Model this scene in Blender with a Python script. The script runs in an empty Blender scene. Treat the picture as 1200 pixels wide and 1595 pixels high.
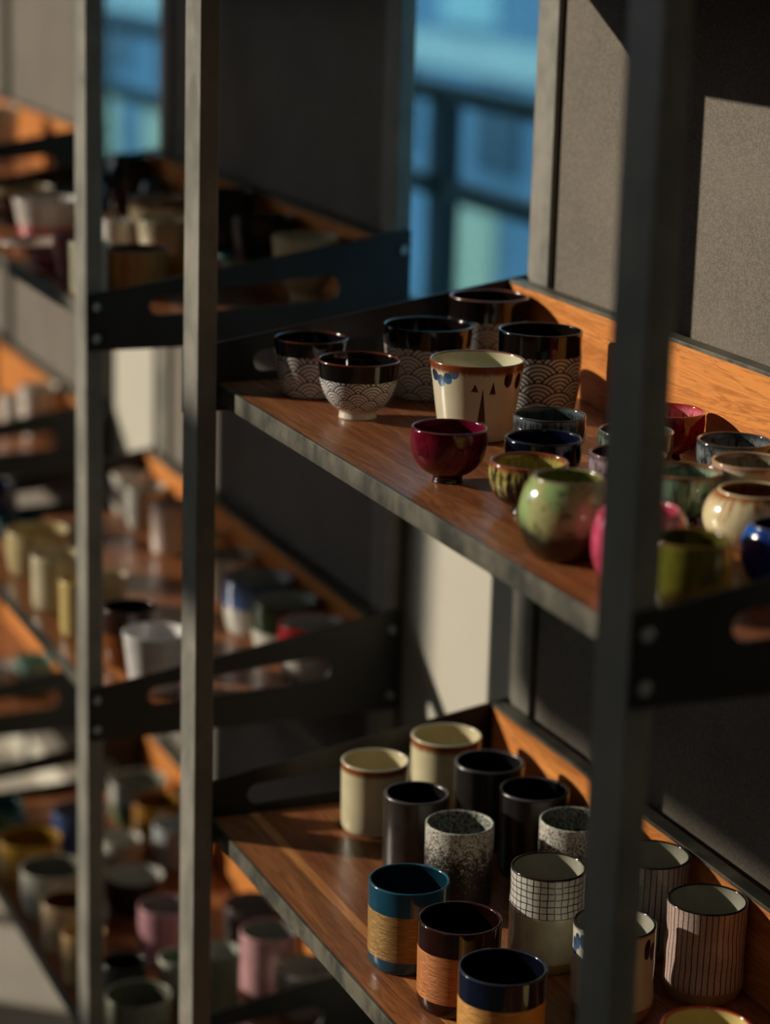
import bpy, bmesh, math, random
import numpy as np
from mathutils import Matrix, Vector

random.seed(7)
PI = math.pi
scene = bpy.context.scene
COL = scene.collection


def srgb(r, g, b):
    f = lambda c: (c / 255 / 12.92) if c <= 10 else ((c / 255 + 0.055) / 1.055) ** 2.4
    return (f(r), f(g), f(b))


# ------------------------------------------------------------------ camera
EYE = 1.62
cam_data = bpy.data.cameras.new('camera')
cam_data.sensor_fit = 'VERTICAL'
cam_data.sensor_height = 36.0
cam_data.lens = 84.7
cam_data.clip_start = 0.05
cam_data.clip_end = 200
cam_data.dof.use_dof = True
cam_data.dof.focus_distance = 1.98
cam_data.dof.aperture_fstop = 3.3
cam_data.dof.aperture_blades = 0
cam = bpy.data.objects.new('camera', cam_data)
COL.objects.link(cam)
rot = Matrix(((0.37787442, -0.23900259, 0.89447676),
              (0.92544725, 0.06876771, -0.37258339),
              (0.02753727, 0.9685808, 0.24716985)))
cam.matrix_world = Matrix.Translation((0, 0, EYE)) @ rot.to_4x4()
scene.camera = cam

# ------------------------------------------------------------------ light
world = bpy.data.worlds.new('sky')
scene.world = world
world.use_nodes = True
wn = world.node_tree
bg = wn.nodes['Background']
bg.inputs[0].default_value = (0.84, 0.92, 1.0, 1)
bg.inputs[1].default_value = 2.7
SUN_DIR = Vector((0.577, 0.760, -0.300)).normalized()
sun_data = bpy.data.lights.new('sun', 'SUN')
sun_data.energy = 4.2
sun_data.color = (1.0, 0.90, 0.74)
sun_data.angle = math.radians(0.53)
sun = bpy.data.objects.new('sun', sun_data)
sun.rotation_euler = SUN_DIR.to_track_quat('-Z', 'Y').to_euler()
sun.location = (-6, -6, 5)
COL.objects.link(sun)
vs = scene.view_settings
vs.view_transform = 'Standard'
vs.look = 'None'
vs.exposure = 0.0
vs.gamma = 1.0
vs.use_curve_mapping = False


# ------------------------------------------------------------------ node helpers
class E:
    """a float socket with arithmetic that writes Math nodes"""
    def __init__(s, nt, sock): s.nt, s.s = nt, sock
    def _op(s, op, *a):
        n = s.nt.nodes.new('ShaderNodeMath'); n.operation = op
        for i, v in enumerate((s,) + a):
            if isinstance(v, E): s.nt.links.new(v.s, n.inputs[i])
            else: n.inputs[i].default_value = v
        return E(s.nt, n.outputs[0])
    def __add__(s, o): return s._op('ADD', o)
    __radd__ = __add__
    def __sub__(s, o): return s._op('SUBTRACT', o)
    def __rsub__(s, o): return (s * -1) + o
    def __mul__(s, o): return s._op('MULTIPLY', o)
    __rmul__ = __mul__
    def __truediv__(s, o): return s._op('DIVIDE', o)
    def floor(s): return s._op('FLOOR')
    def frac(s): return s._op('FRACT')
    def abs(s): return s._op('ABSOLUTE')
    def sqrt(s): return s._op('SQRT')
    def sin(s): return s._op('SINE')
    def round(s): return s._op('ROUND')
    def mod(s, o): return s._op('FLOORED_MODULO', o)
    def lt(s, o): return s._op('LESS_THAN', o)
    def gt(s, o): return s._op('GREATER_THAN', o)
    def min(s, o): return s._op('MINIMUM', o)
    def max(s, o): return s._op('MAXIMUM', o)
    def atan2(s, o): return s._op('ARCTAN2', o)
    def smooth(s, a, b, lo=0.0, hi=1.0):
        n = s.nt.nodes.new('ShaderNodeMapRange'); n.interpolation_type = 'SMOOTHSTEP'
        s.nt.links.new(s.s, n.inputs[0])
        n.inputs[1].default_value, n.inputs[2].default_value = a, b
        n.inputs[3].default_value, n.inputs[4].default_value = lo, hi
        return E(s.nt, n.outputs[0])


class Mat:
    """a Principled material under construction"""
    def __init__(s, name, rough=0.4, spec=0.5, coat=0.0, metallic=0.0):
        s.m = bpy.data.materials.new(name); s.m.use_nodes = True
        s.nt = s.m.node_tree
        s.b = s.nt.nodes['Principled BSDF']
        s.b.inputs['Roughness'].default_value = rough
        s.b.inputs['Specular IOR Level'].default_value = spec
        s.b.inputs['Coat Weight'].default_value = coat
        s.b.inputs['Coat Roughness'].default_value = 0.06
        s.b.inputs['Metallic'].default_value = metallic
    def coords(s):
        t = s.nt.nodes.new('ShaderNodeTexCoord')
        sep = s.nt.nodes.new('ShaderNodeSeparateXYZ')
        s.nt.links.new(t.outputs['Object'], sep.inputs[0])
        x, y, z = (E(s.nt, o) for o in sep.outputs)
        return x, y, z
    def world(s):
        t = s.nt.nodes.new('ShaderNodeNewGeometry')
        sep = s.nt.nodes.new('ShaderNodeSeparateXYZ')
        s.nt.links.new(t.outputs['Position'], sep.inputs[0])
        return tuple(E(s.nt, o) for o in sep.outputs)
    def rand(s):
        return E(s.nt, s.nt.nodes.new('ShaderNodeObjectInfo').outputs['Random'])
    def vec(s, x, y, z):
        n = s.nt.nodes.new('ShaderNodeCombineXYZ')
        for i, v in enumerate((x, y, z)):
            if isinstance(v, E): s.nt.links.new(v.s, n.inputs[i])
            else: n.inputs[i].default_value = v
        return n.outputs[0]
    def noise(s, vec, scale, detail=3, rough=0.55, dist=0.0):
        n = s.nt.nodes.new('ShaderNodeTexNoise')
        s.nt.links.new(vec, n.inputs['Vector'])
        n.inputs['Scale'].default_value = scale
        n.inputs['Detail'].default_value = detail
        n.inputs['Roughness'].default_value = rough
        n.inputs['Distortion'].default_value = dist
        return E(s.nt, n.outputs[0])
    def col(s, c):
        if isinstance(c, tuple):
            n = s.nt.nodes.new('ShaderNodeRGB'); n.outputs[0].default_value = (*c, 1)
            return n.outputs[0]
        return c
    def mix(s, f, a, b):
        n = s.nt.nodes.new('ShaderNodeMix'); n.data_type = 'RGBA'
        if isinstance(f, E): s.nt.links.new(f.s, n.inputs[0])
        else: n.inputs[0].default_value = f
        s.nt.links.new(s.col(a), n.inputs[6]); s.nt.links.new(s.col(b), n.inputs[7])
        return n.outputs[2]
    def bump(s, h, strength=0.3, dist=0.001):
        n = s.nt.nodes.new('ShaderNodeBump')
        n.inputs['Strength'].default_value = strength
        n.inputs['Distance'].default_value = dist
        s.nt.links.new(h.s, n.inputs['Height'])
        s.nt.links.new(n.outputs[0], s.b.inputs['Normal'])
    def rough(s, e): s.nt.links.new(e.s, s.b.inputs['Roughness'])
    def base(s, c):
        if isinstance(c, tuple): s.b.inputs['Base Color'].default_value = (*c, 1)
        else: s.nt.links.new(c, s.b.inputs['Base Color'])
        return s.m


MC = {}


def cached(fn):
    def g(*a, **k):
        key = (fn.__name__, a, tuple(sorted(k.items())))
        if key not in MC: MC[key] = fn(*a, **k)
        return MC[key]
    return g


# ------------------------------------------------------------------ setting materials
@cached
def wood(tone):
    m = Mat('oiled_wood_' + tone, rough=0.38, spec=0.4)
    x, y, z = m.world(); r = m.rand()
    v = m.vec(x * 1.3 + r * 7.0, y * 16.0 + r * 3.0, z * 16.0)
    g1 = m.noise(v, 3.2, 5, 0.62, 1.1)
    v2 = m.vec(x * 3.0 + r * 5.0, y * 120.0, z * 120.0)
    g2 = m.noise(v2, 3.0, 3, 0.6)
    ring = (g1 * 9.0 + r * 2.0).frac()
    line = ring.smooth(0.0, 0.18) * ring.smooth(1.0, 0.55)
    a, b, d = {'warm': (srgb(172, 112, 70), srgb(138, 86, 52), srgb(88, 52, 31)),
               'pale': (srgb(214, 150, 90), srgb(190, 122, 68), srgb(150, 90, 48)),
               'red': (srgb(162, 100, 62), srgb(130, 76, 46), srgb(84, 46, 27)),
               'amber': (srgb(228, 150, 80), srgb(206, 128, 64), srgb(150, 86, 40))}[tone]
    c = m.mix(g1.smooth(0.3, 0.7), a, b)
    c = m.mix(g2.smooth(0.45, 0.75) * 0.5, c, d)
    c = m.mix((1.0 - line) * 0.55, c, d)
    m.rough(g2.smooth(0.2, 0.8, 0.22, 0.42))
    m.bump(g2, 0.12, 0.0006)
    return m.base(c)


@cached
def steel(kind):
    light = kind == 'worn'
    m = Mat(kind + '_painted_steel', rough=0.45, spec=0.5)
    x, y, z = m.world()
    n = m.noise(m.vec(x, y, z * 0.8), 22, 5, 0.65)
    n2 = m.noise(m.vec(x * 30, y * 30, z * 1.5), 3, 3)
    if light:
        c = m.mix(n.smooth(0.35, 0.7), srgb(114, 112, 104), srgb(138, 132, 121))
        c = m.mix((n2.smooth(0.6, 0.75)) * 0.35, c, srgb(138, 133, 122))
    elif kind == 'trim':
        n3 = m.noise(m.vec(x, y, z), 60, 5, 0.7)
        c = m.mix(n.smooth(0.35, 0.66), srgb(58, 58, 52), srgb(98, 93, 79))
        c = m.mix(n3.smooth(0.58, 0.72) * 0.6, c, srgb(128, 122, 103))
        m.bump(n3, 0.25, 0.0008)
    else:
        c = m.mix(n.smooth(0.3, 0.75), srgb(16, 16, 17), srgb(28, 28, 28))
    m.rough(n.smooth(0.3, 0.7, 0.36, 0.55))
    return m.base(c)


def panel_cloth():
    m = Mat('grey_woven_panel', rough=0.85, spec=0.15)
    x, y, z = m.world()
    big = m.noise(m.vec(x, y, z), 7, 4, 0.6)
    wv = m.noise(m.vec(x * 1.0, y, z * 0.3), 1100, 2, 0.5)
    wh = m.noise(m.vec(x * 0.35, y, z), 1100, 2, 0.5)
    f = (wv + wh) * 0.5
    c = m.mix(big.smooth(0.3, 0.7), srgb(98, 91, 83), srgb(112, 104, 95))
    c = m.mix(f.smooth(0.42, 0.62) * 0.6, c, srgb(138, 130, 119))
    m.bump(f, 0.5, 0.001)
    return m.base(c)


def plain(name, c, rough=0.6, spec=0.3, var=0.12, scale=8):
    m = Mat(name, rough=rough, spec=spec)
    x, y, z = m.world()
    n = m.noise(m.vec(x, y, z), scale, 4)
    return m.base(m.mix(n.smooth(0.3, 0.7), tuple(v * (1 - var) for v in c), tuple(min(1, v * (1 + var)) for v in c)))


def glass_tinted():
    m = bpy.data.materials.new('blue_tinted_glass'); m.use_nodes = True
    nt = m.node_tree; nt.nodes.clear()
    o = nt.nodes.new('ShaderNodeOutputMaterial')
    t = nt.nodes.new('ShaderNodeBsdfTransparent'); t.inputs[0].default_value = (0.33, 0.49, 0.55, 1)
    g = nt.nodes.new('ShaderNodeBsdfGlossy'); g.inputs['Roughness'].default_value = 0.02
    mx = nt.nodes.new('ShaderNodeMixShader')
    mx.inputs[0].default_value = 0.06; nt.links.new(t.outputs[0], mx.inputs[1]); nt.links.new(g.outputs[0], mx.inputs[2])
    nt.links.new(mx.outputs[0], o.inputs[0])
    return m


def emitter(name, c, s):
    m = bpy.data.materials.new(name); m.use_nodes = True
    b = m.node_tree.nodes['Principled BSDF']
    b.inputs['Emission Color'].default_value = (*c, 1); b.inputs['Emission Strength'].default_value = s
    return m


# ------------------------------------------------------------------ mesh helpers
def link(name, me, mat=None, parent=None, loc=(0, 0, 0)):
    if mat is not None and not me.materials: me.materials.append(mat)
    o = bpy.data.objects.new(name, me)
    COL.objects.link(o)
    o.location = loc
    if parent is not None: o.parent = parent
    return o


def empty(name, loc, rz=0, label=None, cat=None, group=None):
    o = bpy.data.objects.new(name, None)
    o.empty_display_size = 0.05
    COL.objects.link(o); o.location = loc; o.rotation_euler = (0, 0, rz)
    if label: o['label'] = label
    if cat: o['category'] = cat
    if group: o['group'] = group
    return o


def box_mesh(name, sx, sy, sz, bevel=0.0):
    """box from (0,0,0) to (sx,sy,sz)"""
    bm = bmesh.new()
    vs_ = [bm.verts.new((x * sx, y * sy, z * sz)) for x in (0, 1) for y in (0, 1) for z in (0, 1)]
    for f in ((0, 1, 3, 2), (4, 6, 7, 5), (0, 4, 5, 1), (2, 3, 7, 6), (0, 2, 6, 4), (1, 5, 7, 3)):
        bm.faces.new([vs_[i] for i in f])
    if bevel: bmesh.ops.bevel(bm, geom=bm.edges[:], offset=bevel, segments=2, affect='EDGES', profile=0.5)
    bmesh.ops.recalc_face_normals(bm, faces=bm.faces)
    me = bpy.data.meshes.new(name); bm.to_mesh(me); bm.free()
    return me


def box(name, lo, hi, mat, parent=None, bevel=0.0):
    return link(name, box_mesh(name, hi[0] - lo[0], hi[1] - lo[1], hi[2] - lo[2], bevel), mat, parent, lo)


def structure(o):
    o['kind'] = 'structure'
    return o


# ------------------------------------------------------------------ the room
FLOOR_MAT = plain('pale_concrete_floor', srgb(190, 182, 170), 0.5, 0.3, 0.1, 5)
WALL_MAT = plain('off_white_plaster', srgb(190, 184, 170), 0.8, 0.2, 0.03, 4)
DARK_WALL = plain('dark_grey_plaster', srgb(46, 44, 41), 0.9, 0.1, 0.05, 3)
FRAME_MAT = plain('dark_window_frame', srgb(24, 26, 28), 0.5, 0.3, 0.1, 9)
CEIL_MAT = plain('dark_ceiling_paint', srgb(40, 39, 37), 0.9, 0.1, 0.05, 3)

XL, XR, YF, YB, CEIL = -9.0, 5.0, -3.5, 1.046, 3.6
structure(box('floor', (XL, YF - 0.2, -0.1), (XR, YB, 0.0), FLOOR_MAT))
ceiling = structure(box('ceiling', (XL, YF - 0.2, CEIL), (XR, YB + 0.2, CEIL + 0.15), CEIL_MAT))
structure(box('wall_right', (XR, YF - 0.2, 0), (XR + 0.1, YB + 0.2, CEIL), DARK_WALL))
structure(box('wall_left', (XL - 0.1, YF - 0.2, 0), (XL, YB + 0.2, CEIL), DARK_WALL))
SILL = 1.10
wb = structure(box('wall_back', (XL, YB, 0), (XR, YB + 0.16, SILL), WALL_MAT))
box('lintel', (0, 0, 2.45), (XR - XL, 0.16, CEIL), WALL_MAT, wb)
for a, b in ((XL, -4.3), (-3.40, -2.85), (-2.05, XR)):
    box('pier', (a - XL, 0, SILL), (b - XL, 0.16, 2.45), WALL_MAT, wb)
# window side behind the camera: piers between tall openings let the low sun in
wf = structure(bpy.data.objects.new('wall_front', None)); COL.objects.link(wf); wf.location = (XL, YF, 0)
for a, b in ((XL, -8.1), (-4.46, XR)):
    box('pier', (a - XL, -0.12, 0), (b - XL, 0, CEIL), DARK_WALL, wf)
box('sun_block_panel', (-6.77 - XL, -0.12, 2.99), (-5.89 - XL, 0.0, CEIL), DARK_WALL, wf)  # unseen panel added to keep sun off the middle unit's upper back panel
box('sun_block_bar', (-5.55 - XL, -0.10, 2.645), (-4.46 - XL, -0.02, 2.82), DARK_WALL, wf)  # unseen bar added to shade the near unit's lower back panel
box('sun_block_bar', (-6.5 - XL, -0.10, 2.567), (-5.92 - XL, -0.02, 2.825), DARK_WALL, wf)  # likewise added, shades the middle unit's back panel and board
box('sun_block_bar', (-6.5 - XL, -0.10, 2.187), (-5.92 - XL, -0.02, 2.405), DARK_WALL, wf)  # added to block sun below the middle unit's middle shelf
box('sun_block_upright', (-6.12 - XL, -0.10, 2.567), (-5.9 - XL, -0.02, 3.45), DARK_WALL, wf)  # added upright, holds sun off the right end of the middle unit
box('sill', (-6.5 - XL, -0.12, 0), (-4.46 - XL, 0, 2.02), DARK_WALL, wf)
box('sill', (-8.1 - XL, -0.12, 0), (-6.5 - XL, 0, 1.5), DARK_WALL, wf)
box('lintel', (-8.1 - XL, -0.12, 3.42), (-4.46 - XL, 0, CEIL), DARK_WALL, wf)
# ribbon window at the back
GLASS = glass_tinted()
k = 0
for a, b in ((-4.3, -3.45), (-2.85, -2.1)):
    k += 1
    w = structure(bpy.data.objects.new('window_%d' % k, None)); COL.objects.link(w); w.location = (a, YB + 0.05, SILL)
    wd, ht = b - a, 2.45 - SILL
    link('pane', box_mesh('pane', wd, 0.008, ht), GLASS, w, (0, 0.02, 0))
    link('jamb', box_mesh('jamb', 0.05, 0.06, ht), FRAME_MAT, w, (wd, 0, 0))
    link('bottom_rail', box_mesh('bottom_rail', wd, 0.06, 0.045), FRAME_MAT, w, (0, 0, 0))
# ceiling spotlights, seen as points of light in the glazes
BULB = emitter('spotlight_bulb', (1.0, 0.93, 0.82), 200.0)
CAN = plain('black_lamp_can', srgb(14, 14, 14), 0.5)


def lathe_mesh(name, prof, seg=32, close_start=False, close_end=False, ring=None):
    """surface of revolution of (r, z) points about the z axis"""
    n = len(prof)
    ang = np.linspace(0, 2 * PI, seg, endpoint=False)
    ca, sa = np.cos(ang), np.sin(ang)
    v = []
    for r, z in prof:
        rr = np.full(seg, r) if ring is None else r * ring(ang, z)
        v += [(rr[i] * ca[i], rr[i] * sa[i], z) for i in range(seg)]
    f = []
    for i in range(n - 1):
        for j in range(seg):
            j2 = (j + 1) % seg
            f.append((i * seg + j, i * seg + j2, (i + 1) * seg + j2, (i + 1) * seg + j))
    if close_start: f.append(tuple(reversed(range(seg))))
    if close_end: f.append(tuple((n - 1) * seg + j for j in range(seg)))
    me = bpy.data.meshes.new(name)
    me.from_pydata(v, [], f)
    me.polygons.foreach_set('use_smooth', [True] * len(me.polygons))
    me.update()
    return me


can_me = lathe_mesh('lamp_can', [(0.045, 0), (0.045, 0.13), (0.02, 0.14), (0.006, 0.16), (0.006, 0.9)], 20, False, True)
bulb_me = lathe_mesh('bulb', [(0.003, -0.005), (0.012, 0.0), (0.018, 0.010), (0.018, 0.03), (0.012, 0.045)], 16, True, True)
for i, (x, y) in enumerate([(0.4, -0.3), (0.6, -1.3), (1.4, -0.2), (1.6, -1.4), (2.6, -0.4), (2.7, -1.2), (3.8, -0.8), (-1.0, -1.2), (0.2, -2.2)]):
    c = link('spotlight', can_me, CAN, ceiling, (x - XL, y - (YF - 0.2), -0.9))
    link('bulb', bulb_me, BULB, c, (0, 0, 0.005))

# ------------------------------------------------------------------ outside the window
RAIL_MAT = plain('dark_painted_rail', srgb(24, 32, 40), 0.5)
rl = empty('balcony_railing', (-9.0, 2.2, 0), 0, 'dark metal railing with two rails outside the blue window', 'railing')
box('top_rail', (0, 0, 1.175), (7.5, 0.05, 1.215), RAIL_MAT, rl)
box('middle_rail', (0, 0, 0.962), (7.5, 0.04, 1.005), RAIL_MAT, rl)
for px in (-8.0, -6.5, -5.085, -3.6, -2.1):
    box('rail_post', (px + 9.0, 0, -0.2), (px + 9.07, 0.05, 1.19), RAIL_MAT, rl)
structure(box('terrace_ground', (-90, YB + 0.16, -4.7), (20, 60, -4.6), plain('pale_paving', srgb(170, 178, 184), 0.8, 0.2, 0.1, 0.6)))
bd = empty('building', (-75, 15.0, -4.6), 0, 'pale building beyond the railing, blurred behind the blue window', 'building')
FAC = plain('blue_grey_facade', srgb(120, 146, 170), 0.8, 0.2, 0.15, 0.5)
box('facade', (0, 0.1, 0), (75, 4, 8.0), FAC, bd)
box('ledge', (0, -0.2, 3.75), (75, 0.1, 4.25), plain('pale_ledge', srgb(206, 212, 208), 0.8), bd)
DKG = plain('dark_building_glass', srgb(54, 74, 92), 0.2, 0.5)
LTG = plain('light_building_panel', srgb(186, 212, 214), 0.6, 0.3)
YEL = plain('pale_stone_panel', srgb(214, 206, 176), 0.7, 0.3)
for i in range(18):
    x = 0.6 + i * 4.0
    box('upper_bay', (x, 0.02, 4.4), (x + 2.0, 0.1, 6.6), LTG, bd)
    box('middle_bay', (x + 1.4, 0.02, 2.3), (x + 2.9, 0.1, 3.55), DKG, bd)
    box('lower_bay', (x + 0.2, 0.02, 0.2), (x + 2.2, 0.1, 1.7), YEL, bd)

# ------------------------------------------------------------------ shelving units
WIDTH = 0.8854
Y_POST, Y_SHELF, Y_BACK, Y_END = 0.669, 0.698, 1.0, 1.038
POST_W, POST_D = 0.044, 0.0185
LEV = (1.611, 1.177, 0.7431, 0.3093)
M_PANELCLOTH = panel_cloth()
M_BOLT = Mat('zinc_bolt', rough=0.3, spec=0.5, metallic=0.8).base(srgb(170, 172, 174))


def bevel_all(bm, off): bmesh.ops.bevel(bm, geom=bm.edges[:], offset=off, segments=1, affect='EDGES')


def side_panel_mesh():
    """tapered steel side plate in the YZ plane with a slanted hand slot, x from 0 to 3 mm; y from the post front, z from the shelf top"""
    D = Y_END - Y_POST
    outer = [(0, -0.028), (D, -0.028), (D, 0.090), (D - 0.004, 0.0925), (0.03, 0.036), (0.0, 0.032)]
    slot = []
    ya, yb, za, zb, hh = 0.068 + 0.012, 0.286 - 0.014, 0.018, 0.030, 0.012
    for i in range(9):
        t = PI / 2 + PI * i / 8
        slot.append((ya + 0.011 * math.cos(t), za + 0.0105 * math.sin(t)))
    for i in range(9):
        t = -PI / 2 + PI * i / 8
        slot.append((yb + 0.013 * math.cos(t), zb + 0.014 * math.sin(t)))
    bm = bmesh.new()
    edges = []
    for loop in (outer, slot):
        vv = [bm.verts.new((0, y, z)) for y, z in loop]
        for i in range(len(vv)): edges.append(bm.edges.new((vv[i], vv[(i + 1) % len(vv)])))
    bmesh.ops.triangle_fill(bm, use_beauty=True, use_dissolve=False, edges=edges)
    r = bmesh.ops.extrude_face_region(bm, geom=bm.faces[:])
    bmesh.ops.translate(bm, verts=[v for v in r['geom'] if isinstance(v, bmesh.types.BMVert)], vec=(0.003, 0, 0))
    bmesh.ops.recalc_face_normals(bm, faces=bm.faces)
    me = bpy.data.meshes.new('side_panel'); bm.to_mesh(me); bm.free()
    return me


def bolt_mesh():
    prof = [(0.0052, 0.0), (0.0052, 0.0012), (0.0044, 0.0030), (0.0026, 0.0042), (0.0022, 0.0036), (0.0004, 0.0034)]
    me = lathe_mesh('bolt', prof, 14, False, True)
    me.transform(Matrix.Rotation(PI / 2, 4, 'Y'))
    return me


ME_SIDE, ME_BOLT = side_panel_mesh(), bolt_mesh()
ME_POST = box_mesh('post', POST_W, POST_D, 2.15, 0.0012)
PLANKS = [(0.0, 0.038, 'warm'), (0.038, 0.010, 'pale'), (0.048, 0.060, 'red'), (0.108, 0.060, 'warm'), (0.168, 0.055, 'red'), (0.223, 0.0795, 'warm')]
ME_PLANK = [box_mesh('plank', WIDTH - 0.008, w - 0.0002, 0.014) for _, w, _ in PLANKS]
ME_PLANK_DARK = box_mesh('plank', WIDTH - 0.008, 0.0098, 0.014)
ME_TRIM = box_mesh('front_trim', WIDTH - 0.008, 0.003, 0.0172, 0.0003)
ME_TRAY = box_mesh('steel_tray', WIDTH - 0.008, Y_BACK + 0.012 - Y_SHELF - 0.003, 0.003)
ME_BACKB = box_mesh('back_board', WIDTH - 0.008, 0.012, 0.0834, 0.0004)
ME_BTRIM = box_mesh('top_trim', WIDTH - 0.008, 0.015, 0.0035, 0.0003)


def shelving_unit(xr, label, dz):
    xl = xr - WIDTH
    u = empty('shelving_unit', (xl, Y_POST, 0), 0, label, 'shelving unit', 'open steel and wood display shelving units')
    for x in (0, WIDTH - POST_W):
        link('post', ME_POST, steel('worn'), u, (x, 0, 0))
        link('post', ME_POST, steel('worn'), u, (x, Y_END - POST_D - Y_POST, 0))
    # panel behind the shelves, between the two back posts
    box('back_panel', (POST_W + 0.002, Y_END - Y_POST - 0.012, 0.1), (WIDTH - POST_W - 0.002, Y_END - Y_POST - 0.002, 2.1), M_PANELCLOTH, u)
    for lv, z in enumerate(LEV):
        z = z + dz[lv]
        s = link('shelf', ME_TRAY, steel('black'), u, (0.004, Y_SHELF + 0.003 - Y_POST, z - 0.0172))
        for (y0, w, tone), me in zip(PLANKS, ME_PLANK):
            if tone == 'pale' and lv < 2: me = ME_PLANK_DARK
            link('plank', me, wood('red' if me is ME_PLANK_DARK else tone), s, (0, y0, 0.0032))
        link('front_trim', ME_TRIM, steel('trim'), s, (0, -0.003, 0.0004))
        b = link('back_board', ME_BACKB, wood('amber'), u, (0.004, Y_BACK - Y_POST, z))
        link('top_trim', ME_BTRIM, steel('trim'), b, (0, -0.001, 0.0835))
        for side in (0, 1):
            pn = link('side_panel', ME_SIDE, steel('black'), u, (WIDTH if side else -0.003, 0, z))
            for y, zz in ((0.0095, 0.019), (0.0095, -0.015), (Y_END - Y_POST - 0.0095, 0.069), (Y_END - Y_POST - 0.0095, -0.010)):
                bo = link('bolt', ME_BOLT, M_BOLT, pn, (0.003 if side else 0.0, y, zz))
                if not side: bo.rotation_euler = (0, 0, PI)
    return u


PITCH = 1.2234
XA, XB, XC = -1.2186, -1.2186 - PITCH, -1.2186 - 2 * PITCH
shelving_unit(XA, 'nearest black steel and wood shelving unit with cups in sharp focus, at right', (0, 0, 0, 0))
shelving_unit(XB, 'middle shelving unit with blurred pale cups, left of the sharp one', (-0.003, -0.003, -0.006, -0.006))
shelving_unit(XC, 'farthest shelving unit, only its end showing at the left edge', (-0.003, -0.003, -0.006, -0.006))

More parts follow.
